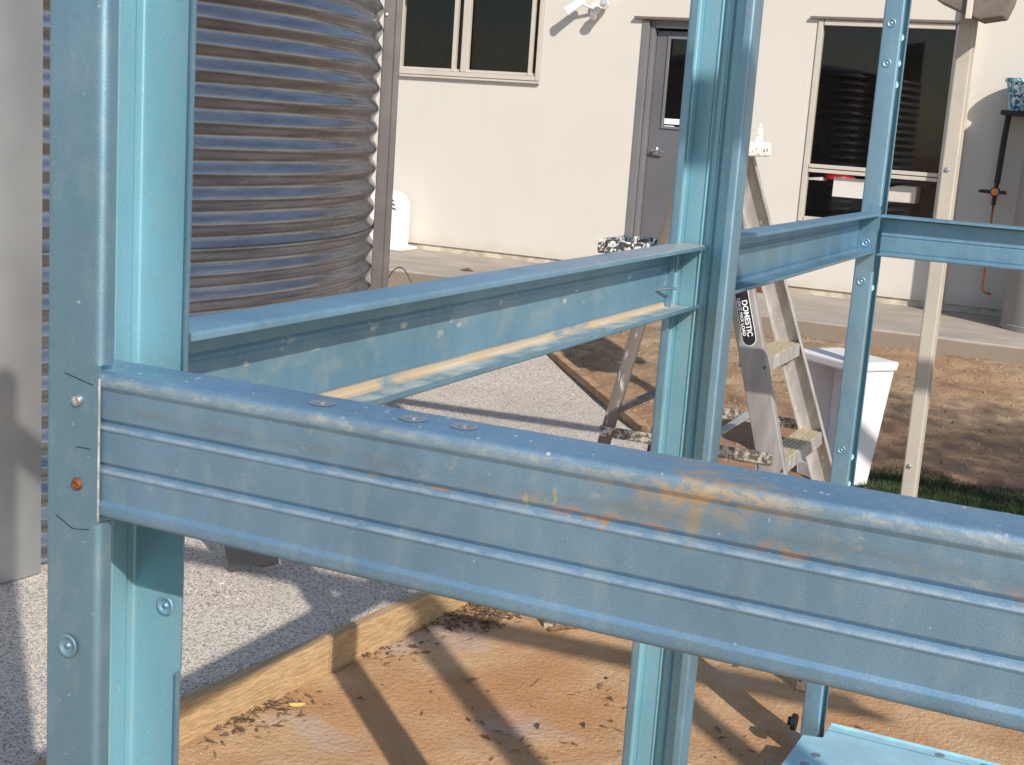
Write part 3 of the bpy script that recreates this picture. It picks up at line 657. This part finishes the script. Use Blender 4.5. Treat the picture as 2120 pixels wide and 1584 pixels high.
# far post with dimples
m = MB()
m.strip(csec(.09, .0455, .014, .0055, (.30, .66)), TH, (-.652, 3.40, 1.46), Y, X, Z, 1.4); m.strip(csec(.09, .0455, .012, .0045, (.30, .66), False, True), TH, (-.652, 3.40, 1.30), Y, X, Z, .16)
m.strip(csec(.09, .0455, .014, .0055, (.30, .66)), TH, (-.652, 3.40, .02), Y, X, Z, 1.28)
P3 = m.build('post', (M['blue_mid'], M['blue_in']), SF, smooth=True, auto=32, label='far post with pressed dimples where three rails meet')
for z_ in (1.892, 1.799, 1.369, 1.274, .846, .5): dimple(P3, (-.632, 3.3985, z_), nY, M['blue_mid'], 1.25)
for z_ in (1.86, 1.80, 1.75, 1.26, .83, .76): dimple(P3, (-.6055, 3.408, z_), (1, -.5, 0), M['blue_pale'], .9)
# rear rail C, open to the camera
m = MB().strip(csec(.100, .042, .006, .005, (.52,), gd=.0018, rl=.003), TH, (-.604, 3.446, 1.4395), nZ, nY, X, 2.6, 10)
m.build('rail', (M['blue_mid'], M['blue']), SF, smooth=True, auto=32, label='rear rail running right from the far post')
# base plate channel
m = MB(); m.v = []
def slab(m_, pts, z0_, z1_):
    k = len(m_.v); n = len(pts)
    for zz in (z0_, z1_): m_.v += [(p[0], p[1], zz) for p in pts]
    m_.f.append(tuple(k+i for i in reversed(range(n)))); m_.f.append(tuple(k+n+i for i in range(n)))
    for i in range(n): m_.f.append((k+i, k+(i+1) % n, k+n+(i+1) % n, k+n+i))
slab(m, [(-.645, 2.85), (2.1, 2.85), (2.1, 3.44), (-.583, 3.44), (-.583, 3.347), (-.632, 3.334)], .097, .10)
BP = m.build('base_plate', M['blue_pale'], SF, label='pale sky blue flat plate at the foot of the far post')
MB().box(-.583, 2.1, 3.437, 3.441, .055, .1055).build('plate_lip', M['blue_pale'], BP, bevel=.001)
MB().box(-.585, 2.1, 3.398, 3.4, .1002, .1012).build('fold_line', M['blue_mid'], BP)
for p in ((-.588, 3.17), (-.575, 3.235), (-.30, 3.415), (-.19, 3.415)): MB().lathe([(0, .001), (.012, .001), (.012, 0)], (p[0], p[1], .1003), 14).build('paint_patch', M['sheet'], BP)
MB().lathe([(0, 0), (.022, 0), (.022, .012), (.012, .012), (.012, .022), (0, .022)], (-.665, 3.40, .10), 16, nX).build('anchor_bolt', M['black'], SF, smooth=True, auto=40)
# front studs to the right and roof members that cast the long shadows
for i, xx_ in enumerate((1.135, 2.0)):
    m = MB().strip(csec(.09, .05, .012, .0045, (.30, .66)), TH, (xx_, .68, 0), Y, X, Z, 2.75 if i == 0 else 2.8); m.build('post', M['blue_mid'], SF, smooth=True, auto=32)
for y_, lab in ((.70, 'sloping roof member over the front wall'), (3.45, 'sloping roof member over the rear wall')):
    a = Vector((-.75, y_, 2.775)); b = Vector((2.8, y_, 3.02)); l = (b-a).normalized(); up = Vector((-l.z, 0, l.x))
    MB().strip(csec(.10, .045, .012, .005, (.31, .64)), TH, tuple(a), tuple(-up), Y, tuple(l), (b-a).length).build('roof_member', M['blue'], SF, smooth=True, auto=32, label=lab)

# ------------------------------------------------------------------ step ladder
LD = thing('step_ladder', (-1.15, 4.15, 0), 'paint spattered aluminium step ladder with DOMESTIC label behind the middle post', 'ladder')
xf = lambda z: -.686-.303*z
yn = lambda z: 3.86+.055*z; yf = lambda z: 4.62-.26*z; xr = lambda z: -1.605+.20*z
def stile(yfun, zt, out, name='front_stile'):
    m = MB(); a = Vector((xf(0), yfun(0), .0)); b = Vector((xf(zt), yfun(zt), zt)); l = (b-a).normalized()
    back = Vector((-1, 0, -.303)).normalized(); back = (back-l*back.dot(l)).normalized(); side = l.cross(back).normalized()
    if side.y*out > 0: side = -side
    pth = fillet([(0, .026), (0, 0), (.076, 0), (.076, .026)], [0, .003, .003, 0], 3)
    m.strip(pth, .003, tuple(a), tuple(back), tuple(side), tuple(l), (b-a).length); return m.build(name, M['alu2'] if yfun is yn else M['alu'], LD, smooth=True, auto=32)
SN = stile(yn, 1.58, -1); SR = stile(yf, 1.58, 1)
for z_ in (.37, .665, .96, 1.26):
    x0_ = xf(z_)-.002; a_, b_ = yn(z_)+.004, yf(z_)-.004
    st_ = MB().box(x0_-.004, x0_, a_, b_, z_-.04, z_).box(x0_-.08, x0_-.076, a_, b_, z_-.03, z_).box(x0_-.076, x0_-.004, a_, b_, z_-.006, z_-.002).build('step', M['alu'], LD)
    m = MB()
    for k in range(6): m.box(x0_-.077+.0128*k, x0_-.068+.0128*k, a_+.002, b_-.002, z_-.0018, z_+.0025)
    m.build('tread', M['tread'], st_)
    for yy_ in (a_-.006, b_+.006): MB().lathe([(0, 0), (.006, 0), (.004, .003), (0, .003)], (x0_+.001, yy_, z_-.02), 10, X).build('rivet', M['black'], st_)
for yfun in (yn, yf):
    a = Vector((xr(0), yfun(0)+.01, 0)); b = Vector((xr(1.55), yfun(1.55), 1.55)); l = (b-a).normalized()
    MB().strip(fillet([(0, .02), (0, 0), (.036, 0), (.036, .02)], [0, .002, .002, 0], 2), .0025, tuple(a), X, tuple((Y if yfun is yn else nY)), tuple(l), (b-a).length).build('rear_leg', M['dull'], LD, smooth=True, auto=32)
    z_ = .675; sgn = -1 if yfun is yn else 1
    MB().bar((xr(z_)-.0, yfun(z_)+sgn*.006, z_), (xf(z_)-.03, yfun(z_)+sgn*.006, z_+.0), .004, .034, Y).build('spreader_bar', M['dirtybar'], LD)
    for xx_ in (xr(z_)+.02, xf(z_)-.05, (xr(z_)+xf(z_))/2): MB().lathe([(0, 0), (.008, 0), (.005, .004), (0, .004)], (xx_, yfun(z_)+sgn*.008, z_), 12, (0, sgn, 0)).build('pivot', M['screw'], LD)
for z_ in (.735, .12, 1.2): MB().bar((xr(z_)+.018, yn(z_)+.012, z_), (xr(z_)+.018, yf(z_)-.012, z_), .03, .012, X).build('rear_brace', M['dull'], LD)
MB().bar((-1.17, yn(.66)+.02, .66), (-1.13, yf(.7)-.02, .70), .03, .004, X).build('folding_link', M['alu'], LD)
for (yfun, xx_) in ((yn, xf(0)-.04), (yf, xf(0)-.04), (yn, xr(0)+.018), (yf, xr(0)+.018)):
    m = MB().box(xx_-.042, xx_+.046, yfun(0)-.010, yfun(0)+.03, .001, .05) if xx_ > -1 else MB().box(xx_-.010, xx_+.02, yfun(0)+.002, yfun(0)+.03, .001, .02)
    ft = m.build('foot', M['tread'], LD, bevel=.004)
    if xx_ > -1:
        for dx_ in (-.03, .03): MB().lathe([(0, 0), (.005, 0), (.005, .002), (0, .002)], (xx_+dx_, yfun(0)-.0105, .036 if dx_ < 0 else .012), 10, nY).build('rivet', M['black'], ft)
MB().box(-1.30, -1.105, yn(1.58)-.01, yf(1.58)+.012, 1.548, 1.592).build('top_cap', M['spatter2'], LD, bevel=.006)
MB().prism([(0, 0), (.022, 0), (.016, .05), (.011, .055)], (-1.15, yf(1.58)-.02, 1.593), X, Z, Y, .012).build('cap_hook', M['spatter2'], LD)
TY = MB(); z_ = 1.262
TY.box(-1.56, -1.36, 3.97, 4.22, z_-.045, z_-.03)
for q in ((-1.56, -1.535, 3.97, 4.22), (-1.385, -1.36, 3.97, 4.22), (-1.535, -1.385, 3.97, 3.995), (-1.535, -1.385, 4.195, 4.22)): TY.box(q[0], q[1], q[2], q[3], z_-.045, z_)
TY.build('paint_tray_shelf', M['spatter'], LD, bevel=.008)
# capsule label on the near stile
a = Vector((xf(0), yn(0), 0)); b = Vector((xf(1.58), yn(1.58), 1.58)); l = (b-a).normalized(); back = Vector((-1, 0, -.303)); back = (back-l*back.dot(l)).normalized()
nrm2 = Vector((0, -1, 0)); nrm2 = (nrm2-l*nrm2.dot(l)-back*nrm2.dot(back)).normalized()
s0 = 1.098; L0 = .195; hw = .0195; c0 = a+back*.036+nrm2*.0022
pc = []
for k in range(13): an = math.pi+math.pi*k/12; pc.append((hw*math.cos(an), hw+hw*math.sin(an)))
for k in range(13): an = math.pi*k/12; pc.append((hw*math.cos(an), L0-hw+hw*math.sin(an)))
bd = MB().prism([(p[0]*1.08, (p[1]-L0/2)*1.015+L0/2) for p in pc], tuple(c0+l*(s0-.04)), tuple(back), tuple(l), tuple(nrm2), .0005).build('label_border', M['paper'], LD)
lb = MB().prism(pc, tuple(c0+l*(s0-.04)+nrm2*.0006), tuple(back), tuple(l), tuple(nrm2), .0006).build('label', M['black'], LD)
def text(body, size, along, across, mat, parent):
    cu = bpy.data.curves.new('lettering', 'FONT'); cu.body = body; cu.size = size; cu.extrude = .0002; cu.align_x = 'LEFT'; cu.offset = size*.02
    tmp = bpy.data.objects.new('tmp', cu); COL.objects.link(tmp); bpy.context.view_layer.update()
    me = bpy.data.meshes.new_from_object(tmp.evaluated_get(bpy.context.evaluated_depsgraph_get())); COL.objects.unlink(tmp); bpy.data.objects.remove(tmp)
    tx = -l; ty = -back                    # text runs down the stile, tops to the right
    org = c0+l*(s0-.04+along)+back*across+nrm2*.0016
    for v_ in me.vertices: p = v_.co; v_.co = org+tx*p.x+ty*p.y+nrm2*p.z
    me.materials.clear(); me.materials.append(mat); o = bpy.data.objects.new('lettering', me); COL.objects.link(o); o.parent = parent; o.matrix_parent_inverse = Matrix.Translation(-world_loc(parent)); return o
text('DOMESTIC', .0225, L0-.060, .0025, M['paper'], LD); text('120KG MAX LOAD', .0138, L0-.050, .0162, M['paper'], LD)

# ------------------------------------------------------------------ white planter
PL = thing('white_box', (-1.2, 6.3, 0), 'tall white open fronted box tapering to its foot, behind the ladder and far post', 'box')
rt = R(-36); e1 = Vector((math.cos(rt), math.sin(rt), 0)); e2 = Vector((-math.sin(rt), math.cos(rt), 0)); P0 = Vector((-1.435, 6.33, .0))
ht, dp, fl = .645, .27, .10                    # height, depth, foot clearance
def pp(a_, b_, z_, tf=.30):                    # a across the front 0..1, b depth 0..1, tapered to the foot
    k = 1-tf*(1-z_/ht); w_ = .375
    return tuple(P0+e1*(w_*(.52+(a_-.52)*k))+e2*(dp*(.4+(b_-.4)*k))+Vector((0, 0, z_)))
m = MB()
def shell(a0, a1, b0, b1, z0, z1): m.hexa([pp(a0, b0, z0), pp(a1, b0, z0), pp(a1, b1, z0), pp(a0, b1, z0), pp(a0, b0, z1), pp(a1, b0, z1), pp(a1, b1, z1), pp(a0, b1, z1)])
m.v = []
shell(0, .06, 0, 1, .05, .60); m.build('side_panel', M['tub'], PL, bevel=.006)
m = MB(); shell(.94, 1, 0, 1, .05, .60); m.build('side_panel', M['tub'], PL, bevel=.006)
m = MB(); shell(.062, .938, .80, 1, .05, .60); m.build('back_panel', M['tub'], PL, bevel=.006)
m = MB(); shell(.062, .938, 0, .798, .05, .12); m.build('foot_panel', M['tub'], PL, bevel=.006)
m = MB(); shell(-.03, 1.03, -.04, 1.03, .602, .645); m.build('top_ledge', M['tub'], PL, bevel=.010)

# ------------------------------------------------------------------ cream pergola post
PP = thing('pergola_post', (-.78, 5.8, .05), 'cream steel post with bracket on top standing in the grass right of the far post', 'post')
MB().strip(fillet([(.055, 0), (0, 0), (0, .001)], [0, 0, 0]), .002, (-.81, 5.8, .04), X, Y, Z, .01) if False else None
MB().box(-.812, -.752, 5.80, 5.865, .03, 2.2).build('post_tube', M['cream'], PP, bevel=.006)
for k in range(3): MB().box(-.7515, -.7485, 5.812+.018*k, 5.820+.018*k, .05, 2.2).build('side_rib', M['cream'], PP)
for z_ in (1.53, .29): MB().lathe([(0, 0), (.010, 0), (.010, .002), (.006, .006), (0, .006)], (-.79, 5.799, z_), 12, nY).build('screw', M['screw'], PP)
m = MB().prism([(-.10, .12), (-.085, 0), (.02, -.045), (.085, -.07), (.17, -.055), (.19, 0), (.21, .12)], (-.80, 5.60, 2.175), X, Z, Y, .185)
m.build('bracket', M['fascia'], PP, bevel=.005)  # brown stands in for shade on the bracket
MB().box(-.765, -.742, 5.580, 5.598, 2.105, 2.35).build('bracket_strap', M['cream2'], PP, bevel=.003)
MB().box(-1.0, -.45, 5.80, 5.88, 2.22, 2.75).build('beam_shadow_stub', M['cream'], PP, bevel=.004)  # unseen stub above the frame, sized to cast the patch behind the ladder

# ------------------------------------------------------------------ unseen tree added right of the frame (its crown dapples the far dirt)
TR_ = thing('tree', (5.9, 2.0, 0), 'slim unseen tree added to dapple the far dirt, sparse green crown on a bare brown trunk', 'tree')
MB().tube([(5.9, 2.0, -.1), (5.86, 2.02, 1.6), (5.75, 2.1, 3.2), (5.7, 2.15, 4.4), (5.6, 2.2, 5.6)], [.11, .09, .07, .05, .02], 10).tube([(5.8, 2.06, 2.9), (5.3, 2.2, 3.8), (4.8, 2.3, 4.5)], [.045, .03, .012], 8).tube([(5.72, 2.12, 3.7), (6.2, 2.5, 4.5), (6.5, 2.7, 5.2)], [.04, .03, .012], 8).tube([(5.72, 2.14, 4.1), (5.4, 2.7, 4.8)], [.03, .012], 8).build('trunk', M['plank'], TR_, smooth=True)
m = MB(); cl_ = [(Vector((random.gauss(5.3, .75), random.gauss(2.35, .5), random.gauss(4.65, .32))), random.uniform(.14, .34)) for _ in range(34)]
for c0_, rad_ in cl_:
    for _ in range(95):
        p = c0_+Vector((random.gauss(0, 1), random.gauss(0, 1), random.gauss(0, .6)))*rad_; a_ = Vector((random.gauss(0, 1), random.gauss(0, 1), random.gauss(0, 1))).normalized()*.075; b_ = a_.cross(Vector((random.random(), random.random(), 1))).normalized()*.018
        k = len(m.v); m.v += [tuple(p-a_), tuple(p+b_), tuple(p+a_), tuple(p-b_)]; m.f.append((k, k+1, k+2, k+3))
m.build('crown', M['grass'], TR_, fixn=False)

# ------------------------------------------------------------------ small debris
def litter(name, mat, n, place, label=None):
    v = []; fc = []
    for _ in range(n):
        x_, y_ = place(); z_ = gh(x_, y_)+.002; k = len(v); a = random.random()*6.28; L = random.uniform(.004, .022); wd_ = L*random.uniform(.12, .4)
        c_, s_ = math.cos(a), math.sin(a); h1, h2 = random.uniform(0, .01), random.uniform(0, .012)
        v += [(x_-c_*L, y_-s_*L, z_), (x_+s_*wd_, y_-c_*wd_, z_+h1), (x_+c_*L, y_+s_*L, z_+h2), (x_-s_*wd_, y_+c_*wd_, z_+h1*.6)]; fc += [(k, k+1, k+2), (k, k+2, k+3)]
    me = bpy.data.meshes.new(name); me.from_pydata(v, [], fc); me.materials.append(mat); o = bpy.data.objects.new(name, me); COL.objects.link(o); kind(o, 'stuff')
    if label: o['label'] = label
def pl_edge():
    while 1:
        y_ = random.uniform(2.3, 4.3); d = abs(random.gauss(0, .055))
        if noise.noise(Vector((y_*3, 0, 2)))+.25 > random.random()*.6: return pad_edge_x(y_)+.012+d, y_
litter('leaf_litter', M['leaf'], 300, pl_edge, 'dry leaves and bark along the foot of the timber edging')
def pl_pile(): return random.gauss(-1.79, .045), random.gauss(3.83, .07)
litter('leaf_pile', M['leaf'], 260, pl_pile, 'small heap of dead leaves where the edging meets the dirt')
def pl_any():
    while 1:
        y_ = random.uniform(2.3, 4.5); x_ = random.uniform(-1.9, .2)
        if noise.noise(Vector((x_*2, y_*2, 12))) > random.uniform(-.2, .35): return x_, y_
litter('scattered_litter', M['leaf'], 240, pl_any)
def leaf(p, s_, mat, label, rot=0):
    m = MB(); n = 9; top = []
    for i in range(n): t_ = i/(n-1); top.append((s_*(t_-.5)*2, s_*.42*math.sin(math.pi*t_)))
    for i, q in enumerate(top): m.v.append((q[0], q[1], .004+.012*math.sin(i)*s_*8)); m.v.append((q[0], -q[1]*.9, .002)); m.v.append((q[0], 0, .009))
    for i in range(n-1): k = 3*i; m.f += [(k, k+3, k+5, k+2), (k+2, k+5, k+4, k+1)]
    o = m.build('fallen_leaf', mat, fixn=False); o.location = p; o.rotation_euler = (.1, .05, rot); return tag(o, label, 'leaf')
leaf((-1.915, 2.93, gh(-1.915, 2.93)+.004), .022, M['leafy'], 'yellow fallen leaf at the foot of the timber edging', .8)
leaf((-1.83, 3.67, gh(-1.83, 3.67)+.006), .026, M['leaf'], 'curled red brown leaf in the litter beside the edging corner', 2.2)
def twig(pts, rd, label):
    m = MB().tube([(x_, y_, gh(x_, y_)+h_) for x_, y_, h_ in pts], rd, 6); tag(m.build('twig', M['leaf'], smooth=True), label, 'twig')
twig([(-1.57, 3.84, .008), (-1.50, 3.92, .01), (-1.42, 4.01, .012)], [.007, .008, .006], 'short thick twig lying just below the muddy rail')
twig([(-.62, 3.98, .004), (-.60, 3.985, .02), (-.595, 3.99, .045)], [.002, .002, .001], 'thin twig standing up from the dirt right of the far post')
twig([(-1.44, 3.42, .003), (-1.42, 3.44, .02), (-1.43, 3.48, .015)], [.0018, .0016, .001], 'small dark curved twig on the dirt left of the middle post')
c_ = Vector((-4.98, 8.75, .32))
tag(MB().tube([(c_.x-.14+.14*(1-math.cos(R(a)))+.02*math.sin(R(a*2)), c_.y, c_.z-.05+.22*math.sin(R(a))) for a in range(0, 181, 12)], .004, 6).build('cable_loop', M['black'], smooth=True), 'thin dark cable loop rising from the ground beside the channel post', 'cable')
m = MB(); m.v = [(-5.0, 9.75, .405), (-4.93, 9.78, .425), (-4.86, 9.74, .404), (-4.93, 9.70, .41)]; m.f = [(0, 1, 3), (1, 2, 3)]
tag(m.build('dry_leaf', M['leaf'], fixn=False), 'dry brown leaf lying on the concrete path below the first window', 'leaf')
